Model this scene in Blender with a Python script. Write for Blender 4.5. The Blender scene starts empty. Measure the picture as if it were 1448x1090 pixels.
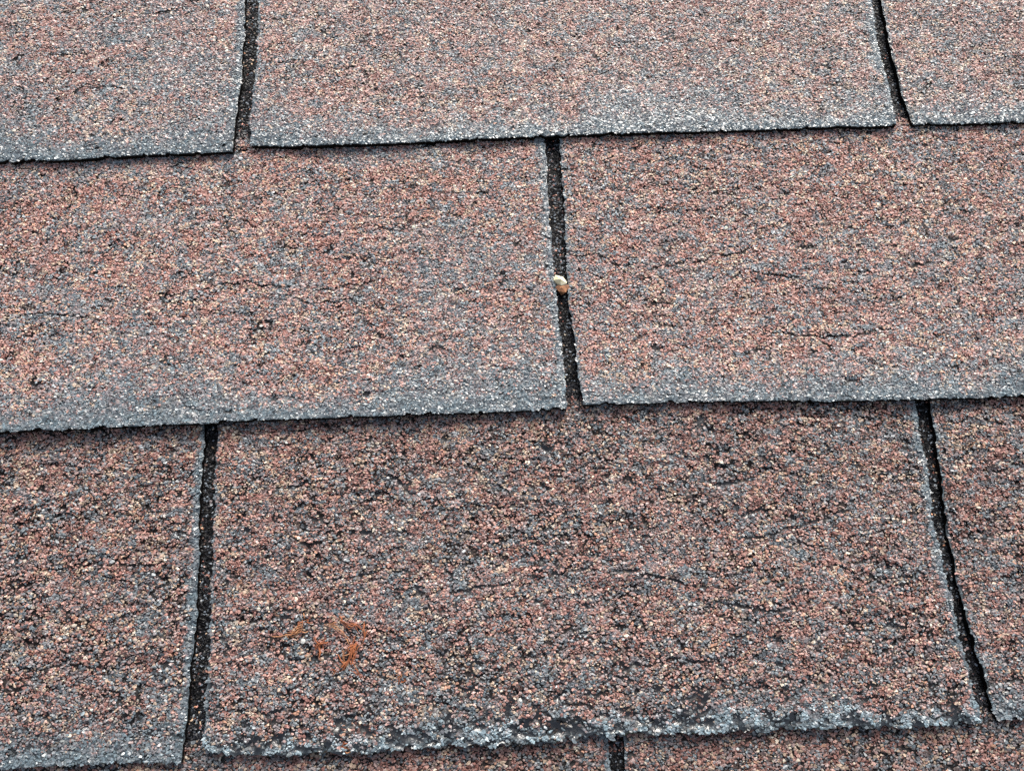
import bpy, bmesh, math
import numpy as np
from mathutils import Vector, Matrix

sc = bpy.context.scene
COL = sc.collection
MM = 0.001
PITCH = math.radians(20)          # slope of the roof
ROOF_Z = 3.2                      # height of the middle of the picture above the ground

# ------------------------------------------------------------------ camera, light, exposure
# roof axes in the world: u along the courses, v up the slope, n out of the roof
UAX = Vector((1, 0, 0))
VAX = Vector((0, math.cos(PITCH), math.sin(PITCH)))
NAX = Vector((0, -math.sin(PITCH), math.cos(PITCH)))
ROOF = Matrix(((UAX.x, VAX.x, NAX.x, 0), (UAX.y, VAX.y, NAX.y, 0), (UAX.z, VAX.z, NAX.z, ROOF_Z), (0, 0, 0, 1)))

CAM_R = Matrix(((0.99922, 0.03503, -0.01822), (-0.03845, 0.96842, -0.24634), (0.00901, 0.24685, 0.96901))).to_4x4()
CAM_C = Vector((-37.6, -79.13, 367.52)) * MM
cam_data = bpy.data.cameras.new('camera')
cam_data.sensor_fit = 'HORIZONTAL'
cam_data.sensor_width = 36
cam_data.lens = 36 * 1130 / 1448
cam_data.clip_start = 0.01
cam_data.clip_end = 400
cam = bpy.data.objects.new('camera', cam_data)
COL.objects.link(cam)
cam.matrix_world = ROOF @ Matrix.Translation(CAM_C) @ CAM_R
sc.camera = cam

to_sun = (UAX * 0.20 + VAX * 0.80 + NAX * 0.56).normalized()
world = bpy.data.worlds.new('World')
sc.world = world
world.use_nodes = True
wn = world.node_tree
sky = wn.nodes.new('ShaderNodeTexSky')
sky.sky_type = 'NISHITA'
sky.sun_disc = False
sky.sun_elevation = math.asin(to_sun.z)
sky.sun_rotation = math.atan2(to_sun.x, to_sun.y)
sky.air_density = 1.0
sky.dust_density = 4.0
sky.ozone_density = 0.6
wn.nodes['Background'].inputs['Strength'].default_value = 0.05
veil = wn.nodes.new('ShaderNodeHueSaturation')      # thin cloud: the blue of the sky is washed out
veil.inputs['Saturation'].default_value = .6
wn.links.new(sky.outputs['Color'], veil.inputs['Color'])
wn.links.new(veil.outputs['Color'], wn.nodes['Background'].inputs['Color'])
sun_data = bpy.data.lights.new('sun', 'SUN')
sun_data.energy = 1.5
sun_data.angle = math.radians(34)
sun_data.color = (1.0, 0.95, 0.88)
sun = bpy.data.objects.new('sun', sun_data)
COL.objects.link(sun)
sun.rotation_euler = to_sun.to_track_quat('Z', 'Y').to_euler()
sun.location = (1, 2, 8)
sc.view_settings.view_transform = 'Standard'
sc.view_settings.look = 'None'
sc.view_settings.gamma = 1
sc.view_settings.use_curve_mapping = False
sc.view_settings.exposure = 1.88
sc.render.engine = 'CYCLES'
sc.cycles.use_denoising = False

# ------------------------------------------------------------------ helpers
def lin(r, g, b):
    f = lambda c: (c / 255 / 12.92) if c <= 10 else ((c / 255 + .055) / 1.055) ** 2.4
    return (f(r), f(g), f(b))

_lat = {}
def noise(x, y, seed):
    """smooth value noise, 0..1"""
    if seed not in _lat:
        _lat[seed] = np.random.RandomState(seed).rand(256, 256)
    L = _lat[seed]
    xi = np.floor(x).astype(np.int64); yi = np.floor(y).astype(np.int64)
    fx = x - xi; fy = y - yi
    fx = fx * fx * (3 - 2 * fx); fy = fy * fy * (3 - 2 * fy)
    a = L[xi & 255, yi & 255]; b = L[(xi + 1) & 255, yi & 255]
    c = L[xi & 255, (yi + 1) & 255]; d = L[(xi + 1) & 255, (yi + 1) & 255]
    return (a * (1 - fx) + b * fx) * (1 - fy) + (c * (1 - fx) + d * fx) * fy

def fbm(x, y, seed, octaves=3):
    t = 0; w = 1; s = 0
    for i in range(octaves):
        t = t + w * noise(x * 2 ** i + 17.3 * i, y * 2 ** i + 5.1 * i, seed + i)
        s += w; w *= .5
    return t / s

def smooth(a, b, x):
    t = np.clip((x - a) / (b - a), 0, 1)
    return t * t * (3 - 2 * t)

def mesh_from(name, verts, tris, quads, cols, smooth_quads=True):
    me = bpy.data.meshes.new(name)
    nt, nq = len(tris), len(quads)
    me.vertices.add(len(verts)); me.vertices.foreach_set('co', np.asarray(verts, np.float32).ravel())
    me.loops.add(nt * 3 + nq * 4)
    me.loops.foreach_set('vertex_index', np.concatenate([np.asarray(tris, np.int32).ravel(), np.asarray(quads, np.int32).ravel()]).astype(np.int32))
    me.polygons.add(nt + nq)
    start = np.concatenate([np.arange(nt) * 3, nt * 3 + np.arange(nq) * 4]).astype(np.int32)
    me.polygons.foreach_set('loop_start', start)
    me.polygons.foreach_set('use_smooth', np.concatenate([np.zeros(nt, bool), np.full(nq, smooth_quads)]))
    ca = me.color_attributes.new('mineral', 'FLOAT_COLOR', 'POINT')
    ca.data.foreach_set('color', np.asarray(cols, np.float32).ravel())
    me.update(calc_edges=True)
    me.validate()
    return me

def link(name, me, mat, parent=None, loc=(0, 0, 0)):
    o = bpy.data.objects.new(name, me)
    COL.objects.link(o)
    if mat and not me.materials:
        me.materials.append(mat)
    if parent:
        o.parent = parent
    o.location = loc
    return o

# ------------------------------------------------------------------ materials
def shingle_material():
    m = bpy.data.materials.new('mineral_granules')
    m.use_nodes = True
    nt = m.node_tree; N = nt.nodes; L = nt.links
    bs = N['Principled BSDF']
    at = N.new('ShaderNodeAttribute'); at.attribute_name = 'mineral'
    tc = N.new('ShaderNodeTexCoord')
    nz = N.new('ShaderNodeTexNoise'); nz.inputs['Scale'].default_value = 1500; nz.inputs['Detail'].default_value = 2
    L.new(tc.outputs['Object'], nz.inputs['Vector'])
    mr = N.new('ShaderNodeMapRange'); mr.inputs['From Min'].default_value = .3; mr.inputs['From Max'].default_value = .7
    mr.inputs['To Min'].default_value = .6; mr.inputs['To Max'].default_value = 1.35
    L.new(nz.outputs['Fac'], mr.inputs['Value'])
    mx = N.new('ShaderNodeVectorMath'); mx.operation = 'SCALE'
    L.new(at.outputs['Color'], mx.inputs[0]); L.new(mr.outputs['Result'], mx.inputs['Scale'])
    L.new(mx.outputs[0], bs.inputs['Base Color'])
    ro = N.new('ShaderNodeMapRange'); ro.inputs['To Min'].default_value = .62; ro.inputs['To Max'].default_value = .2
    L.new(at.outputs['Alpha'], ro.inputs['Value']); L.new(ro.outputs['Result'], bs.inputs['Roughness'])
    sp = N.new('ShaderNodeMapRange'); sp.inputs['To Min'].default_value = .12; sp.inputs['To Max'].default_value = 1.0
    L.new(at.outputs['Alpha'], sp.inputs['Value']); L.new(sp.outputs['Result'], bs.inputs['Specular IOR Level'])
    cw = N.new('ShaderNodeMath'); cw.operation = 'MULTIPLY'; cw.inputs[1].default_value = .35
    L.new(at.outputs['Alpha'], cw.inputs[0]); L.new(cw.outputs[0], bs.inputs['Coat Weight'])
    bs.inputs['Coat Roughness'].default_value = .35
    bs.inputs['Coat IOR'].default_value = 1.33
    bp = N.new('ShaderNodeBump'); bp.inputs['Strength'].default_value = .5; bp.inputs['Distance'].default_value = .0003
    n2 = N.new('ShaderNodeTexNoise'); n2.inputs['Scale'].default_value = 1100; n2.inputs['Detail'].default_value = 3
    L.new(tc.outputs['Object'], n2.inputs['Vector'])
    L.new(n2.outputs['Fac'], bp.inputs['Height']); L.new(bp.outputs['Normal'], bs.inputs['Normal'])
    return m

def plain_material(name, c1, c2, scale, rough):
    m = bpy.data.materials.new(name); m.use_nodes = True
    nt = m.node_tree; N = nt.nodes; L = nt.links
    bs = N['Principled BSDF']; bs.inputs['Roughness'].default_value = rough
    tc = N.new('ShaderNodeTexCoord')
    nz = N.new('ShaderNodeTexNoise'); nz.inputs['Scale'].default_value = scale; nz.inputs['Detail'].default_value = 4
    L.new(tc.outputs['Object'], nz.inputs['Vector'])
    cr = N.new('ShaderNodeValToRGB'); cr.color_ramp.elements[0].position = .35; cr.color_ramp.elements[1].position = .65
    cr.color_ramp.elements[0].color = (*c1, 1); cr.color_ramp.elements[1].color = (*c2, 1)
    L.new(nz.outputs['Fac'], cr.inputs['Fac']); L.new(cr.outputs['Color'], bs.inputs['Base Color'])
    bp = N.new('ShaderNodeBump'); bp.inputs['Strength'].default_value = .4; bp.inputs['Distance'].default_value = .3 / scale
    L.new(nz.outputs['Fac'], bp.inputs['Height']); L.new(bp.outputs['Normal'], bs.inputs['Normal'])
    return m

GRAN = shingle_material()

# ------------------------------------------------------------------ mineral palette: colour, weight, family
# long hairline cracks seen in the sheets: points along each, in millimetres on the roof
CRACKS = [[(-273.4, 54.4), (-253.7, 57.7), (-230.0, 54.7)], [(-177.1, 69.8), (-153.2, 68.2), (-132.7, 63.5), (-115.7, 64.7), (-95.2, 67.7)], [(-141.1, 61.2), (-125.7, 57.8), (-105.4, 58.5)], [(-0.2, 77.7), (12.0, 78.0)], [(44.3, 90.1), (53.3, 92.4), (65.5, 90.5)], [(22.1, 73.2), (39.2, 70.3), (67.3, 73.8), (88.8, 78.3)], [(66.3, 63.1), (87.3, 65.0), (111.3, 62.7)], [(90.8, 35.1), (117.6, 31.3), (152.2, 34.4)], [(-259.0, -67.3), (-247.2, -62.9), (-225.6, -61.9), (-197.8, -61.8), (-183.6, -64.5)], [(-85.4, -81.2), (-60.5, -79.8), (-35.5, -77.1), (-22.9, -74.3)], [(-29.0, -71.3), (-10.2, -72.6), (5.5, -72.6), (22.7, -73.9), (39.6, -78.8), (51.9, -82.3)], [(-44.3, -59.6), (-28.4, -57.1), (-12.8, -61.4)], [(-6.7, -66.0), (5.9, -67.1)], [(-113.4, -72.3), (-94.7, -68.8), (-79.1, -70.6)], [(73.1, -61.0), (96.1, -56.8), (119.5, -50.1)], [(54.5, -87.8), (75.9, -92.3), (97.9, -91.3)], [(112.0, -102.6), (131.0, -101.0), (143.1, -103.2)], [(-154.1, -129.5), (-142.3, -126.0), (-133.4, -124.1)], [(-139.3, -126.7), (-127.5, -121.5)], [(-67.6, -136.5), (-55.6, -133.9), (-46.6, -132.1)], [(11.9, -114.2), (33.7, -110.7), (51.9, -113.2)], [(109.6, -74.8), (127.7, -81.6), (143.8, -79.7)], [(-248.5, -105.4), (-227.7, -103.3), (-209.5, -105.8)], [(175.2, -64.8), (197.6, -62.5)]]

PAL = [((158, 98, 84), .16, 0), ((188, 130, 112), .17, 0), ((174, 138, 130), .15, 0), ((138, 80, 64), .07, 0),
       ((190, 158, 126), .15, 1), ((220, 202, 174), .025, 1), ((196, 134, 96), .05, 1),
       ((116, 127, 134), .13, 2), ((76, 82, 90), .08, 2), ((164, 168, 170), .03, 2), ((136, 122, 122), .12, 2),
       ((88, 66, 58), .07, 3)]
PCOL = np.array([lin(*p[0]) for p in PAL]); PW = np.array([p[1] for p in PAL]); PF = np.array([p[2] for p in PAL])
FILM_SHEEN = np.array(lin(101, 117, 124))  # grey-blue of wet, worn edges, with the sky's sheen mixed into the colour
ASPHALT = np.array(lin(34, 29, 28))
THICK, E = 3.0, 143.0

EDGE = {
    'A0b': [(-283.2, 137.5), (-248.0, 137.5), (-198.7, 139.1), (-167.2, 139.6)],
    'A1b': [(-157.3, 142.5), (-137.0, 141.0), (-91.9, 141.5), (-52.4, 142.6), (-5.6, 143.1), (37.9, 143.3), (92.4, 143.1), (121.7, 143.4), (170.0, 143.4)],
    'A2b': [(180.3, 143.5), (209.7, 143.4), (238.5, 143.2)],
    'B0b': [(-266.8, -1.0), (-240.1, -1.0), (-213.4, -0.6), (-189.4, -0.5), (-172.2, -0.8), (-155.3, 0.2), (-128.3, 0.2), (-104.8, 0.4), (-45.7, 0.2), (-6.2, 0.5)],
    'B1b': [(1.5, 2.2), (53.6, 2.0), (126.7, -0.3), (161.0, -1.2), (169.5, -0.8), (209.7, -1.3)],
    'C0b': [(-250.1, -142.9), (-201.6, -143.0), (-187.2, -143.3), (-174.5, -144.3)],
    'C1b': [(-164.5, -139.8), (-157.7, -141.5), (-139.9, -142.5), (-110.4, -142.6), (-102.4, -142.0), (-95.9, -142.9), (-85.2, -142.2), (-66.5, -141.6), (-45.4, -141.9), (-31.7, -142.1), (-6.8, -141.5), (18.1, -140.5), (46.0, -141.4), (106.5, -141.0), (121.4, -142.4), (150.3, -142.4), (158.6, -141.9)],
    'C2b': [(169.5, -141.0), (181.9, -141.2)],
    'A0r': [(-165.1, 230.4), (-164.6, 185.4), (-166.5, 155.7), (-167.2, 140.0)],
    'A1l': [(-157.6, 230.2), (-157.3, 185.2), (-159.3, 155.5), (-157.3, 142.5)],
    'A1r': [(170.9, 220.0), (169.6, 191.0), (171.6, 162.8), (171.7, 144.6)],
    'A2l': [(176.3, 219.9), (176.0, 190.8), (177.5, 162.7), (180.1, 144.3)],
    'B0r': [(-9.0, 138.8), (-9.1, 107.6), (-8.0, 68.7), (-7.4, 52.2), (-6.7, 33.6), (-6.2, 12.1), (-5.9, 0.5)],
    'B1l': [(-1.5, 138.5), (-1.0, 107.3), (-1.8, 68.4), (-1.6, 52.0), (0.0, 33.4), (0.8, 11.8), (1.5, 2.2)],
    'C0r': [(-173.9, -4.7), (-174.3, -21.1), (-174.1, -40.9), (-173.0, -59.4), (-172.2, -83.3), (-173.3, -101.4), (-173.7, -119.1), (-174.1, -136.7), (-174.6, -144.1)],
    'C1l': [(-167.8, -5.0), (-168.2, -21.3), (-167.1, -41.2), (-166.8, -59.6), (-165.8, -83.5), (-165.4, -101.7), (-165.6, -119.5), (-165.6, -137.0), (-164.5, -139.8)],
    'C1r': [(159.1, -2.8), (158.4, -21.0), (158.9, -37.7), (157.5, -53.4), (158.0, -76.6), (159.4, -96.1), (160.2, -114.5), (161.6, -132.4), (162.4, -141.2)],
    'C2l': [(166.4, -3.1), (165.6, -21.2), (165.0, -38.0), (163.6, -53.7), (163.7, -76.8), (164.4, -96.3), (166.6, -114.7), (168.6, -132.7), (169.1, -141.2)],
    'D0r': [(3.9, -146.9), (4.2, -154.5)],
    'D1l': [(10.8, -146.6), (11.1, -154.8)],
}

# ------------------------------------------------------------------ one shingle tab: an asphalt sheet with its mineral granules
class Tab:
    def __init__(s, left, right, butt, vnom, seed, spacing=1.05, relief=.55, film_butt=8, film_side=4.5, side_left=4.5, patch=.3,
                 crack=.3, rag=.35, lift=0.3, lift_u=0, dry_top=1.0, step=2.0, bright=1.0, contrast=.2, grime=0.0, jag=.6, wrinkle=.5, cracks=True, grey=1.0, clump_mm=2.4, sat=.68, wet=.15, crev=.4, broad=.2):
        s.__dict__.update(locals())
    def edges(s, u, v):
        f = lambda e, x, k: np.interp(x, *zip(*sorted(e, key=lambda p: p[k]))) if isinstance(e, list) else np.full_like(x, e)
        def side(e):
            if not isinstance(e, list): return np.full_like(v, float(e))
            q = sorted(e, key=lambda p: p[1])
            return np.interp(v, [p[1] for p in q], [p[0] for p in q])
        w = (fbm(v / 3.1, v * 0 + s.seed, 900 + s.seed, 2) - .5) * 2 * s.jag * 1.4
        w2 = (fbm(v / 3.1, v * 0 + s.seed + 9, 920 + s.seed, 2) - .5) * 2 * s.jag * 1.4
        Lf, Rt = side(s.left) + w, side(s.right) + w2
        if isinstance(s.butt, list):
            q = sorted(s.butt)
            b = np.interp(u, [p[0] for p in q], [p[1] for p in q])
        else:
            b = np.full_like(u, float(s.butt))
        b = b + (fbm(u / 2.6, u * 0 + s.seed, 940 + s.seed, 3) - .5) * 2 * s.rag + (fbm(u / 23., u * 0 + s.seed, 945 + s.seed, 2) - .5) * .8 + 1.1 * smooth(.66, .78, fbm(u / 2.4, u * 0 + s.seed, 960 + s.seed, 2))
        return Lf, Rt, b
    def fields(s, u, v):
        Lf, Rt, b = s.edges(u, v)
        db = v - b
        dl, dr = u - Lf, Rt - u
        ds = np.minimum(dl, dr)
        k = s.seed
        vv = v - s.vnom
        # worn, water-smoothed bands along edges and in patches; sky sheen put into their colour
        wob = fbm(u / 9., v / 9., 100 + k) ; wob2 = fbm(u / 2.2, v / 2.2, 110 + k, 2)
        q = db / (s.film_butt * (.3 + .8 * wob + 1.1 * smooth(.35, .7, fbm(u / 55., u * 0 + k, 250 + k, 2))))
        fb = np.clip(1.0 * np.exp(-.85 * np.maximum(q, 0) ** 1.3) + (wob2 - .5) * .5 * (q < 2.2), 0, 1)
        fs = 1 - smooth(.3, 1.2, np.minimum(dl * s.side_left, dr) / (s.film_side * (.3 + 1.7 * fbm(v / 14., u / 40., 120 + k))) + (wob2 - .5) * 1.1) 
        pt = smooth(.42, .78, fbm(u / 8., v / 5., 130 + k, 5)) * s.patch * (1 - .75 * smooth(70, 130, vv) * s.dry_top)
        # short cracks that run along the courses
        wu = u + 9 * (fbm(u / 30., v / 30., 140 + k) - .5); wv = v + 11 * (fbm(u / 24., v / 24., 150 + k) - .5) + 3 * (fbm(u / 5., v / 5., 155 + k) - .5)
        def crk(vx):
            r = np.abs(fbm(wu / 26., vx / 8., 160 + k, 2) - .5)
            msk = smooth(.62 - .17 * s.crack, .70 - .17 * s.crack, fbm(u / 15. + 31, vx / 9., 170 + k, 2))
            r2 = np.abs(fbm(wu / 11. + 7, vx / 3.6 + 3, 165 + k, 2) - .5)
            m2 = smooth(.64 - .15 * s.crack, .70 - .15 * s.crack, fbm(u / 9. + 11, vx / 7., 175 + k, 2))
            brk = smooth(.22, .34, noise(u / 1.7, vx / 1.7, 178 + k))
            return np.maximum((1 - smooth(.003, .015, r)) * msk, (1 - smooth(.008, .035, r2)) * m2) * brk
        cr = crk(wv) if s.crack > 0 else u * 0
        below = np.maximum(crk(wv + 1.6), crk(wv + 3.0)) if s.crack > 0 else u * 0
        if s.cracks:
            wig = 4 * (fbm(u / 6., v * 0 + 3, 230 + k, 3) - .5)
            for c in CRACKS:
                cu, cv_ = [p[0] for p in c], [p[1] for p in c]
                a = (u > cu[0]) & (u < cu[-1]) & (v > min(cv_) - 4) & (v < max(cv_) + 4)
                if not a.any(): continue
                d = np.abs(v[a] - np.interp(u[a], cu, cv_) - wig[a])
                br = smooth(.2, .32, noise(u[a] / 4.5, v[a] / 9., 233 + k))
                cr[a] = np.maximum(cr[a], (1 - smooth(.2, .75, d)) * br)
        if s.rag > .8:                                     # the frayed butt: crevices and lost clumps
            fr = fbm(u / 4.2, v / 2.6, 400 + k, 2)
            lost = smooth(.0, .05, 0.49 + .11 * np.exp(-((u - 15) / 75.) ** 2) - .22 * smooth(0, 9 * s.rag, db) - fr) * (db < 14 * s.rag)
            cv = (1 - smooth(.01, .045, np.abs(fbm(u / 9. + v / 14., v / 5., 410 + k, 2) - .5))) * (1 - smooth(9, 24, db)) * (fbm(u / 12., v / 12., 420 + k, 2) > .42)
            cr = np.maximum.reduce([cr, lost, cv])
        film_sheen = np.clip(np.maximum.reduce([fb, fs * .9, pt, below * .3, s.broad * smooth(.45, .70, fbm(u / 34., v / 15., 260 + k, 4)) * (.35 + .65 * wob2)]), 0, 1)
        rid = np.abs(fbm(wu / 30., wv / 7.5, 200 + k, 3) - .5) * 2
        rid2 = np.abs(fbm(wu / 8. + wv / 15., wv / 4., 210 + k, 2) - .5) * 2
        zone = .35 + .9 * smooth(.35, .65, fbm(u / 45., v / 30., 220 + k, 2))
        wrk = s.wrinkle * zone * (np.sqrt(rid + .01) * 1.5 + np.sqrt(rid2 + .01) * .8 - 1.0)
        rid3 = np.abs(fbm(wu / 3.6 + wv / 9., wv / 1.9, 240 + k, 2) - .5) * 2
        crev = (1 - smooth(.03, .22, rid3)) * (1 - .6 * film_sheen) * smooth(.3, .6, fbm(u / 14., v / 10., 245 + k, 2))
        clump = fbm(u / 3.2, v / 2.4, 180 + k, 2) - .5
        z = (5 - 3 * vv / E + s.lift * np.exp(-np.maximum(db, 0) / 45.) * np.clip(1 + s.lift_u * (u - (Lf + Rt) / 2) / 165, 0, 3)
             + (fbm(u / 38., v / 30., 190 + k, 2) - .5) * 1.6 * np.exp(-np.maximum(0, vv - 60) / 60.)
             + wrk * (1 - .5 * film_sheen) + clump * 1.6 * s.relief * (1 - .6 * film_sheen) + film_sheen * .15 - crev * s.crev * 1.5 - cr * (1.1 if s.rag > .8 else .8))
        z = z - (1 - smooth(0, .8, np.minimum(db, ds))) * .3
        return dict(db=db, ds=ds, film_sheen=film_sheen, crack=cr, z=z, clump=clump, crev=crev, L=Lf, R=Rt, b=b)

def granule_mesh(u, v, z, size, hgt, rng):
    """irregular five-sided chips, one low pyramid each"""
    n = len(u)
    a = np.arange(5) * 2 * np.pi / 5 + rng.rand(n, 1) * 6.28 + (rng.rand(n, 5) - .5) * .7
    r = size[:, None] * (.62 + .55 * rng.rand(n, 5))
    turn = (rng.rand(n, 1) - .5) * 1.6; st = 1 + .45 * rng.rand(n, 1)
    x, y = r * np.cos(a) * st, r * np.sin(a) / st ** .6
    tx, ty = rng.randn(n, 1) * .30, rng.randn(n, 1) * .30        # the flat of a chip lies a little askew
    top = z[:, None] + hgt[:, None] * (.38 + .34 * rng.rand(n, 5)) + x * tx + y * ty
    ring = np.stack([u[:, None] + x * np.cos(turn) - y * np.sin(turn), v[:, None] + x * np.sin(turn) + y * np.cos(turn), top], -1)
    ap = np.stack([u + size * (rng.rand(n) - .5) * .9, v + size * (rng.rand(n) - .5) * .9, z + hgt * (.62 + .3 * rng.rand(n))], -1)[:, None, :]
    V = np.concatenate([ring, ap], 1).reshape(-1, 3)
    i = np.arange(n)[:, None, None] * 6
    T = np.stack([np.arange(5), (np.arange(5) + 1) % 5, np.full(5, 5)], -1)[None] + i
    return V, T.reshape(-1, 3)

def pick_colours(u, v, film_sheen, seed, rng, bright, contrast, grey=1.0, clump=2.6, sat=.8):
    n = len(u)
    st = lambda x: smooth(.28, .72, x)
    red = .3 + 1.4 * st(fbm(u / 6., v / 5., 300 + seed, 3)) + .8 * (fbm(u / 60., v / 50., 305, 2) - .5)
    tan = .2 + 1.7 * st(fbm(u / 4., v / 4., 310 + seed, 3)) ** 2
    gry = grey * (.15 + 2.2 * st(fbm(u / 6.5, v / 4.5, 320 + seed, 4)) ** 2)
    w = PW[None, :] * np.where(PF == 0, red[:, None], np.where(PF == 1, tan[:, None], np.where(PF == 2, gry[:, None], 1)))
    w = np.cumsum(w, 1); w /= w[:, -1:]
    cu = np.floor(u / clump + 1.5 * (fbm(u / 4., v / 4., 330 + seed, 2) - .5) + .35 * rng.randn(n)).astype(np.int64)
    cv = np.floor(v / (clump * .75) + 1.5 * (fbm(u / 4., v / 4., 340 + seed, 2) - .5) + .35 * rng.randn(n)).astype(np.int64)
    same = np.random.RandomState(555 + seed).rand(512, 512)[cu & 511, cv & 511]
    pick = np.where(rng.rand(n) < .62, same, rng.rand(n))[:, None]
    c = PCOL[(pick > w).sum(1).clip(0, len(PAL) - 1)]
    g = c @ np.array([.21, .72, .07])
    c = g[:, None] + (c - g[:, None]) * sat
    c = c * np.exp(rng.randn(n, 1) * contrast) * bright
    f = np.where(rng.rand(n) < film_sheen * 1.3 - .1, .42 + .5 * film_sheen, .25 * film_sheen)[:, None].clip(0, .92)
    fc = FILM_SHEEN * .95 * np.exp(rng.randn(n, 1) * .2)
    return (c * (1 - f) + fc * f).clip(.008, .75)

def jitter_grid(u0, u1, v0, v1, sp, rng):
    nu, nv = int((u1 - u0) / sp) + 1, int((v1 - v0) / (sp * .806)) + 1
    gu, gv = np.meshgrid(np.arange(nu), np.arange(nv))
    u = u0 + (gu + .5 * (gv % 2)) * sp + (rng.rand(nv, nu) - .5) * sp * .75
    v = v0 + gv * sp * .806 + (rng.rand(nv, nu) - .5) * sp * .7
    return u.ravel(), v.ravel()

def build_tab_mesh(name, tab, origin):
    rng = np.random.RandomState(1000 + tab.seed)
    st = tab.step
    # asphalt sheet
    vtop = tab.vnom + 156
    one = np.zeros(1)
    Lm = tab.edges(one, one + tab.vnom)[0][0]; Rm = tab.edges(one, one + tab.vnom)[1][0]
    nu = int((Rm - Lm) / st); s = np.linspace(0, 1, nu + 1)
    t = np.concatenate([np.array([0, .35, .8, 1.4]), np.arange(2.4, 154, st), [154.]]); t = t / t[-1]
    S, T = np.meshgrid(s, t)
    v = tab.vnom + T * (vtop - tab.vnom); u = Lm + S * (Rm - Lm)
    for _ in range(3):
        Lf, Rt, b = tab.edges(u.ravel(), v.ravel())
        Lf, Rt, b = (q.reshape(u.shape) for q in (Lf, Rt, b))
        S2 = np.where((S > 0) & (S < 1), S, S)
        u = Lf + S2 * (Rt - Lf); v = b + T * (vtop - b)
    F = {k: q.reshape(u.shape) for k, q in tab.fields(u.ravel(), v.ravel()).items()}
    F['z'] = F['z'] - .25
    top = np.stack([u, v, F['z']], -1)
    zb = 5 - 3 * (v - tab.vnom) / E - THICK + (F['z'] - 5 + 3 * (v - tab.vnom) / E).clip(0, 3) * .6
    bot = np.stack([u, v, np.minimum(zb, F['z'] - .6)], -1)
    nr, nc = u.shape
    idx = np.arange(nr * nc).reshape(nr, nc)
    q = np.stack([idx[:-1, :-1], idx[:-1, 1:], idx[1:, 1:], idx[1:, :-1]], -1).reshape(-1, 4)
    loop = np.concatenate([idx[0, :], idx[1:, -1], idx[-1, -2::-1], idx[-2:0:-1, 0]])
    na = np.arange(len(loop)) + nr * nc; nb = na + len(loop)   # the cut edge has vertices of its own, so it stays crisp
    botv = bot.reshape(-1, 3)[loop]
    wall = np.stack([na, nb, np.roll(nb, -1), np.roll(na, -1)], -1)
    V = np.concatenate([top.reshape(-1, 3), top.reshape(-1, 3)[loop], botv])
    film_sheen = F['film_sheen'].ravel()[:, None]
    edge = film_sheen * np.exp(-np.minimum(F['db'], F['ds']).clip(0).ravel()[:, None] / 4.) * (.25 + .7 * noise(u.ravel() / 1.3, v.ravel() / 1.3, 77))[:, None] + film_sheen * .1
    base = ASPHALT * (1 - edge) + FILM_SHEEN * .85 * edge
    base = base * (1 - .8 * F['crack'].ravel()[:, None])
    C = np.concatenate([np.c_[base, np.maximum(film_sheen[:, 0] * .8, F['crack'].ravel() * (.95 if tab.rag > .8 else .3))], np.c_[np.tile(ASPHALT * .3, (2 * len(loop), 1)), np.full(2 * len(loop), 0.)]])
    quads = np.concatenate([q, wall])
    # granules
    sp = tab.spacing
    gu, gv = jitter_grid(min(Lm, -1e9 if False else Lm) - 9, Rm + 9, tab.vnom - 6, tab.vnom + 158, sp, rng)
    G = tab.fields(gu, gv)
    keep = (G['db'] > .15) & (G['ds'] > .25) & (gv < tab.vnom + 157) & ((G['crack'] < .35) | (rng.rand(len(gu)) < .28))
    # bare spots, more of them where the butt is frayed
    keep &= ~((G['clump'] < -.26 - .06 * G['film_sheen']) & (rng.rand(len(gu)) < .15))
    keep &= ~((G['crev'] > .75) & (rng.rand(len(gu)) < tab.crev))
    far = (gu < -325) | (gu > 305) | (gv > 270)              # well outside the picture: fewer, larger chips
    keep &= ~(far & (rng.rand(len(gu)) < .5))
    far = far[keep]; gu, gv = gu[keep], gv[keep]; G = {k: x[keep] for k, x in G.items()}
    n = len(gu); f = G['film_sheen']
    size = sp * (.47 + .55 * rng.rand(n) ** 2.2) * (1 + .2 * f) * np.where(far, 1.35, 1)
    hgt = (.30 + tab.relief * (.25 + rng.rand(n) ** 1.3)) * (1 - .88 * f * (1 - .5 * (G['db'] > 12)))
    gc = pick_colours(gu, gv, f, tab.seed, rng, tab.bright, tab.contrast, tab.grey, tab.clump_mm, tab.sat)
    if tab.rag > .8:                                         # wet lumps left standing along the frayed butt, their gleam put into paler colour
        lump_ = (G['db'] < 9) & (f > .3) & (fbm(gu / 2.6, gv / 2.2, 430 + tab.seed, 2) > .5)
        gc[lump_] = (gc[lump_] * .4 + FILM_SHEEN * .6) * 1.55; hgt[lump_] += .5
    cra = G['crack'] > .35; gc[cra] *= .45
    lap = rng.rand(n) < smooth(146, 152, gv - tab.vnom)     # towards the lap the granules are the black ones
    gc[lap] = np.array(lin(30, 31, 36)) * np.exp(rng.randn(lap.sum(), 1) * .5)
    wet = (f * .5 + tab.wet * (.5 + rng.rand(n))).clip(0, 1)
    GV, GT = granule_mesh(gu, gv, G['z'] - .1, size, hgt, rng)
    GC = np.repeat(np.c_[gc, wet], 6, 0)
    nv0 = len(V)
    V = np.concatenate([V, GV]); C = np.concatenate([C, GC])
    return mesh_from(name, (V - np.array([origin[0], origin[1], 0])) * MM, GT + nv0, quads, C)

# ------------------------------------------------------------------ the roof
roof = bpy.data.objects.new('shingle_roof', None)
COL.objects.link(roof)
roof.empty_display_size = .2
roof.matrix_world = ROOF
roof['label'] = 'wet reddish-brown asphalt shingle roof slope in overlapping courses with dark slots'
roof['category'] = 'roof'

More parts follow.
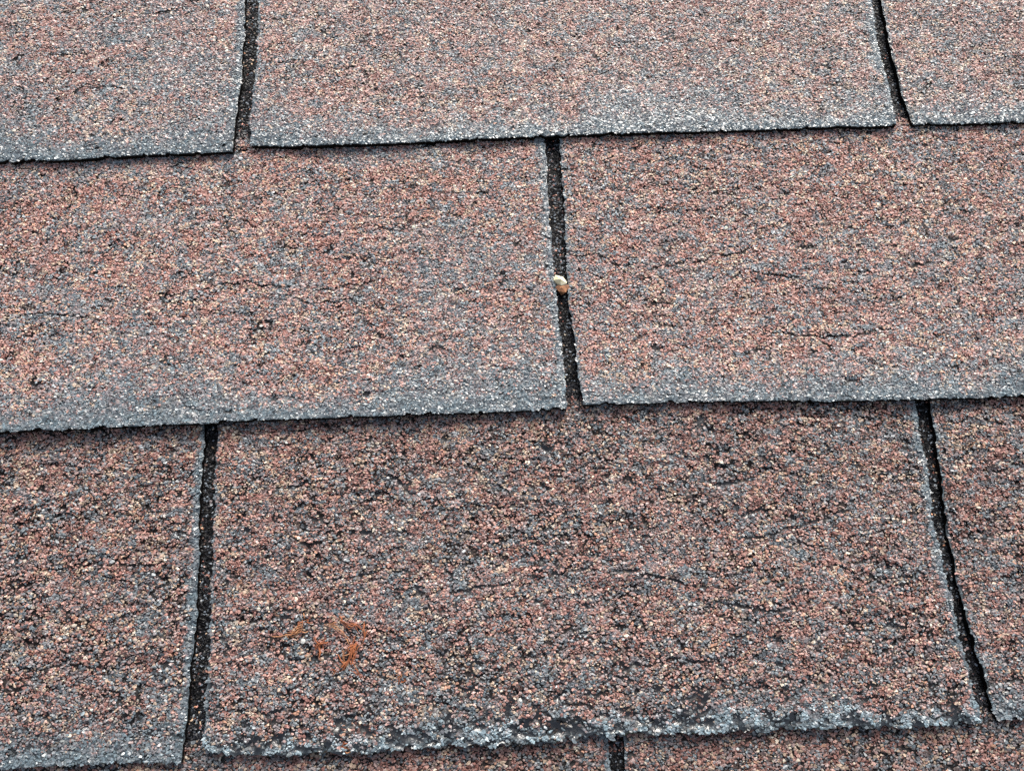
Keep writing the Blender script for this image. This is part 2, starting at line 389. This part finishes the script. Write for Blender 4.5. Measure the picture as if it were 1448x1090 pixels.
def box(name, size, loc, mat, parent):
    bm = bmesh.new(); bmesh.ops.create_cube(bm, size=1)
    bmesh.ops.scale(bm, vec=size, verts=bm.verts)
    me = bpy.data.meshes.new(name); bm.to_mesh(me); bm.free()
    return link(name, me, mat, parent, loc)

deck_mat = plain_material('weathered_plywood', lin(120, 96, 70), lin(168, 138, 104), 18, .8)
box('roof_deck', (2.76, 2.16, .016), (0, .03, -.0175), deck_mat, roof)

STY = {
    'A': dict(spacing=.82, grey=1.35, sat=.58, wet=.3, crev=.12, clump_mm=2.0, wrinkle=.25, relief=.32, film_butt=14.0, film_side=4.6, patch=.36, crack=.12, rag=.3, lift=.5, dry_top=.3, bright=1.2, contrast=.08),
    'B': dict(spacing=.84, grey=1.15, wet=.25, crev=.3, clump_mm=2.1, step=1.6, wrinkle=.85, relief=.42, film_butt=12.5, film_side=4.6, patch=.42, crack=.5, rag=.35, lift=1.8, bright=1.16, contrast=.10),
    'C': dict(spacing=.88, grey=1.5, wet=.3, crev=.85, clump_mm=2.6, step=1.5, wrinkle=1.3, relief=.55, film_butt=7, film_side=3.6, patch=.4, crack=.9, rag=.5, lift=.9, bright=.88, contrast=.15),
}
TABS = [  # name of the traced edges, seed, what is special about it
    ('A', -494., 'A0r', 'A0b', 1, dict(broad=.75, film_butt=17), None),
    ('A', 'A1l', 'A1r', 'A1b', 2, {}, None),
    ('A', 'A2l', 508., 'A2b', 3, {}, None),
    ('B', -337., 'B0r', 'B0b', 4, dict(broad=.6, film_butt=15, lift=2.4, lift_u=-.2), 'shingle tab lifted a little along its butt edge, left of the slot with the cream pebble'),
    ('B', 'B1l', 329., 'B1b', 5, dict(), None),
    ('C', -502., 'C0r', 'C0b', 6, dict(rag=.7), None),
    ('C', 'C1l', 'C1r', 'C1b', 7, dict(rag=1.35, step=1.4, lift=1.8, film_butt=7), 'coarse shingle tab with a frayed, crumbling lower edge'),
    ('C', 'C2l', 496., 'C2b', 8, {}, None),
]
VN = {'A': E, 'B': 0., 'C': -E}
made = {}
for row, l, r, b, seed, extra, label in TABS:
    p = dict(STY[row]); p.update(extra)
    g = lambda k: EDGE[k] if isinstance(k, str) else k
    tab = Tab(g(l), g(r), g(b), VN[row], seed, **p)
    um = np.mean([x[0] for x in EDGE[b]])
    me = build_tab_mesh('shingle', tab, (um, VN[row]))
    o = link('shingle', me, GRAN, roof, (um * MM, VN[row] * MM, 0))
    if label: o['label'] = label
plain = Tab(-164., 164., 0., 0., 9, **dict(STY['B'], rag=.5, cracks=False, bright=.7, crev=.6, spacing=1.0))  # darker granules: the shade below the frayed lip is put into their colour
plain_mesh = build_tab_mesh('shingle', plain, (0, 0))
GRAN_DONE = plain_mesh.materials.append(GRAN)
for k in range(-6, 8):
    vb = k * E
    if k in (-1, 0, 1):
        ends = {-1: (-502 - 3.5, 496 + 3.5), 0: (-337 - 3.5, 329 + 3.5), 1: (-494 - 3.5, 508 + 3.5)}[k]
        cs = [ends[0] - 3.5 - 164 - 335 * j for j in range(5)] + [ends[1] + 3.5 + 164 + 335 * j for j in range(5)]
    else:
        cs = [(7.3 if k % 2 == 0 else -160.) + 167.5 + 335 * j for j in range(-6, 6)]
    for c in cs:
        if abs(c) > 1230: continue
        o = link('shingle', plain_mesh, None, roof, (c * MM, vb * MM, 0))

# the sheet of the course below that shows black at the bottom of the slots
SLOTS = {0: [('A0r', 'A1l', E), ('A1r', 'A2l', E)], -1: [('B0r', 'B1l', 0.)], -2: [('C0r', 'C1l', -E), ('C1r', 'C2l', -E)], -3: [('D0r', 'D1l', -2 * E)]}
for k in range(-7, 8):
    rng = np.random.RandomState(50 + k)
    v0, v1 = (k + 1) * E + 9, (k + 2) * E + 8           # it runs from under this course's tabs to beyond the next butt line
    zf = lambda v: 5 - 3 * (v - k * E) / E - .45
    us = np.linspace(-1370, 1370, 275); vs = np.linspace(v0, v1, 12)
    S, T = np.meshgrid(us, vs)
    nr, nc = S.shape
    top = np.stack([S, T, zf(T)], -1).reshape(-1, 3); bot = top - np.array([0, 0, 1.6])
    idx = np.arange(nr * nc).reshape(nr, nc)
    q = np.stack([idx[:-1, :-1], idx[:-1, 1:], idx[1:, 1:], idx[1:, :-1]], -1).reshape(-1, 4)
    loop = np.concatenate([idx[0, :], idx[1:, -1], idx[-1, -2::-1], idx[-2:0:-1, 0]])
    nb = np.arange(len(loop)) + nr * nc
    wall = np.stack([loop, nb, np.roll(nb, -1), np.roll(loop, -1)], -1)
    V = np.concatenate([top, bot[loop]])
    C = np.tile(np.r_[ASPHALT * .3, .05], (len(V), 1))
    tris = np.zeros((0, 3), int)
    for a, b, vb in SLOTS.get(k, []):
        ea, eb = EDGE[a], EDGE[b]
        lo = min(p[0] for p in ea) - 2; hi = max(p[0] for p in eb) + 2
        gu, gv = jitter_grid(lo, hi, vb + 9, vb + E + 3, .95, rng)
        n = len(gu)
        GV, GT = granule_mesh(gu, gv, zf(gv), .95 * (.48 + .3 * rng.rand(n)), .3 + .5 * rng.rand(n), rng)
        red = pick_colours(gu, gv, gu * 0, 60 + k, rng, .9, .25)
        blk = np.array(lin(15, 16, 19)) * np.exp(rng.randn(n, 1) * .8)
        pr = np.where((k == -3) & (gv > vb + E - 5), .5, 0) + np.where(gv < vb + 16, .15, .06 + .1 * (fbm(gu / 5, gv / 9, 64, 2) > .62))
        cc = np.where((rng.rand(n) < pr)[:, None], red, blk)
        lt = rng.rand(n) < .09; cc[lt] = np.array(lin(112, 120, 128)) * np.exp(rng.randn(lt.sum(), 1) * .3)
        tris = np.concatenate([tris, GT + len(V)]); V = np.concatenate([V, GV])
        C = np.concatenate([C, np.repeat(np.c_[cc, .05 + .4 * rng.rand(n) ** 2], 6, 0)])
    me = mesh_from('underlying_sheet', (V - np.array([0, k * E, 0])) * MM, tris, np.concatenate([q, wall]), C)
    link('underlying_sheet', me, GRAN, roof, (0, k * E * MM, 0))

# ------------------------------------------------------------------ small things lying on the roof
def lump(name, mat, parent, loc, r, seed, amp=.28, sub=2, rot=0.):
    bm = bmesh.new(); bmesh.ops.create_icosphere(bm, subdivisions=sub, radius=1)
    P = np.array([v.co[:] for v in bm.verts])
    rg = np.random.RandomState(seed); d = rg.randn(7, 3); d /= np.linalg.norm(d, axis=1)[:, None]
    cut = .56 + .34 * rg.rand(7)
    for v in bm.verts:
        p = np.array(v.co[:])
        for dd, cc in zip(d, cut):                       # broken facets
            h = p @ dd
            if h > cc: p = p - dd * (h - cc)
        p = p * (1 + amp * .35 * (rg.rand() - .5))
        c, s = math.cos(rot), math.sin(rot)
        p = np.array([p[0] * r[0] * c - p[1] * r[1] * s, p[0] * r[0] * s + p[1] * r[1] * c, p[2] * r[2]])
        v.co = Vector(p * MM)
    me = bpy.data.meshes.new(name); bm.to_mesh(me); bm.free()
    return link(name, me, mat, parent, loc)

def on_roof(u, v, n):
    return ROOF @ Vector((u * MM, v * MM, n * MM))

def thing(name, label, cat, u, v, n, group=None):
    o = bpy.data.objects.new(name, None); COL.objects.link(o)
    o.empty_display_size = .005
    o.matrix_world = Matrix.Translation(on_roof(u, v, n)) @ Matrix.Rotation(PITCH, 4, 'X')
    o['label'] = label; o['category'] = cat
    if group: o['group'] = group
    return o

cream = plain_material('cream_stone', lin(222, 206, 164), lin(246, 238, 208), 500, .6)
rust = plain_material('rusty_crust', lin(112, 74, 50), lin(176, 122, 84), 500, .7)
white = plain_material('white_quartz', lin(190, 188, 180), lin(225, 224, 218), 700, .4)
straw = plain_material('dry_moss', lin(112, 62, 38), lin(168, 100, 62), 400, .8)
pale = plain_material('pale_moss', lin(136, 90, 62), lin(180, 130, 92), 400, .8)

pb = thing('pebble', 'cream pebble with an orange underside lodged in the middle slot', 'pebble', -5.2, 61.9, 1.2)
lump('stone', cream, pb, (-.3 * MM, 2.7 * MM, 3.0 * MM), (4.7, 3.2, 2.9), 3, amp=.7, sub=1, rot=-.45)
lump('orange_crust', rust, pb, (.3 * MM, -1.0 * MM, 2.2 * MM), (3.9, 3.3, 2.9), 5, amp=.7, sub=1, rot=.3)

def strand(name, pts, rad, mat, parent, sides=5):
    pts = np.array(pts, float)
    # rounder path
    tt = np.linspace(0, len(pts) - 1, (len(pts) - 1) * 4 + 1)
    P = np.stack([np.interp(tt, np.arange(len(pts)), pts[:, i]) for i in range(3)], -1)
    P[1:-1] = (P[:-2] + 2 * P[1:-1] + P[2:]) / 4
    V = []; Q = []
    for i, p in enumerate(P):
        t = P[min(i + 1, len(P) - 1)] - P[max(i - 1, 0)]; t /= np.linalg.norm(t) + 1e-9
        a = np.cross(t, [0, 0, 1.]); a /= np.linalg.norm(a) + 1e-9; b = np.cross(t, a)
        r = rad * .85 * (.55 + .45 * math.sin(math.pi * (.12 + .8 * i / len(P))))
        for k in range(sides):
            w = 2 * math.pi * k / sides
            V.append((p + r * (math.cos(w) * a + math.sin(w) * b)) * MM)
    for i in range(len(P) - 1):
        for k in range(sides):
            Q.append((i * sides + k, i * sides + (k + 1) % sides, (i + 1) * sides + (k + 1) % sides, (i + 1) * sides + k))
    Q.append(tuple(range(sides))[::-1]); Q.append(tuple(range((len(P) - 1) * sides, len(P) * sides)))
    me = bpy.data.meshes.new(name); me.from_pydata([tuple(v) for v in V], [], Q); me.update()
    return link(name, me, mat, parent)

def moss(label, u, v, n, curves, group='dry moss scraps on the frayed shingle'):
    t = thing('moss_scrap', label, 'dry moss', u, v, n, group)
    for mat, rad, pts in curves:
        P = np.array(pts, float); P[:, 2] += .1
        for _ in range(4):                                 # a loose bundle of hair-thin fibres, half sunk between the granules
            Q = P[rg.randint(0, 2):len(P) - rg.randint(0, 2)] if len(P) > 4 else P
            strand('strand', Q + rg.randn(*Q.shape) * [.75, .75, .3], rad * .42, mat, t)
        for _ in range(3):
            a = P[rg.randint(len(P))]; d = rg.randn(2) * 1.8
            m1 = a + np.array([d[0] * .5 + rg.randn() * .5, d[1] * .5 + rg.randn() * .5, .25]); m2 = a + np.array([d[0], d[1], -.4])
            strand('strand', [a, m1, m2], .3, mat, t)
    return t
H = 3.9
rg = np.random.RandomState(77)
moss('pale orange curled scrap of dry moss beside the white grit', -128.9, -93.5, H,
     [(pale, .55, [(-6, -4, .8), (-5, -1.2, 1.4), (-2, -.4, 1.8), (1, .8, 1.9), (3, 3, 1.6), (4, 5.5, 1.0)]),
      (pale, .45, [(-3, -.8, 1.2), (0, -1.6, 1.5), (2.5, .3, 1.5)]), (straw, .35, [(1, 1, 1.5), (2, 3.4, 1.6), (5, 4.2, .9)])])
moss('small rust-orange tuft of dry moss right of the white grit', -118.5, -99.4, H,
     [(straw, .8, [(-2, 2, .9), (0, 0, 1.6), (.6, -2.6, .9)]), (straw, .6, [(-1.5, -1, 1), (.5, .3, 1.7), (2.2, 1.6, .8)])])
moss('longest straggling scrap of dry orange moss with fine side fibres', -104.6, -104.0, H,
     [(straw, .7, [(1, 6, 1), (0, 3, 1.7), (.4, 0, 1.6), (-2, -4, 1.6), (-5, -7, 1.4), (-8, -9.5, .8)]),
      (straw, .6, [(3, 5, 1), (1.6, 2, 1.9), (1.2, -1, 1.6), (2, -3, .9)]),
      (pale, .3, [(-3, -3, 1.5), (-3.4, 0, 1.6), (-3, 3, 1)]), (straw, .35, [(0, -4, 1.5), (3, -6.5, 1.4), (5, -9.5, .8)]),
      (straw, .45, [(-4, 14, 1), (-1, 12.4, 1.7), (2, 13.2, 1.5), (3.4, 10, .9)]),
      (pale, .28, [(-12, 12.8, .9), (-8, 12.5, 1.4), (-4, 9.8, 1.5), (-1.5, 6.5, .9)]),
      (straw, .5, [(5.4, 13, .9), (5, 10, 1.6), (5.8, 7, 1)])])
moss('tiny bright orange fleck of moss right of the straggling scrap', -83.9, -113.3, H + .2,
     [(pale, .6, [(0, 3, 1), (.2, 0, 1.8), (-1.8, -2.4, 1)]), (straw, .5, [(.2, 0, 1.5), (2.4, -2.2, .9)])])
moss('orange moss fleck stuck on the frayed lower edge', -105.6, -140.0, H + .9,
     [(straw, .8, [(-3, -1, 1), (-.6, .6, 1.9), (2.6, .3, 1.0)]), (pale, .5, [(-1, -1, 1.4), (1.4, -1.4, 1.2)])])
grit = lump('grit', white, None, (0, 0, 0), (1.1, 1.1, .9), 21)
grit.matrix_world = Matrix.Translation(on_roof(-125.2, -97.5, H + 1.9)) @ Matrix.Rotation(PITCH, 4, 'X')
grit['label'] = 'single bright white grit grain among the orange moss scraps'; grit['category'] = 'grit'

# ------------------------------------------------------------------ the ground far below
lawn = plain_material('lawn', lin(70, 84, 44), lin(104, 112, 66), 3, .9)
g = box('ground', (120, 120, .2), (0, 0, -.1), lawn, None)
g['kind'] = 'structure'
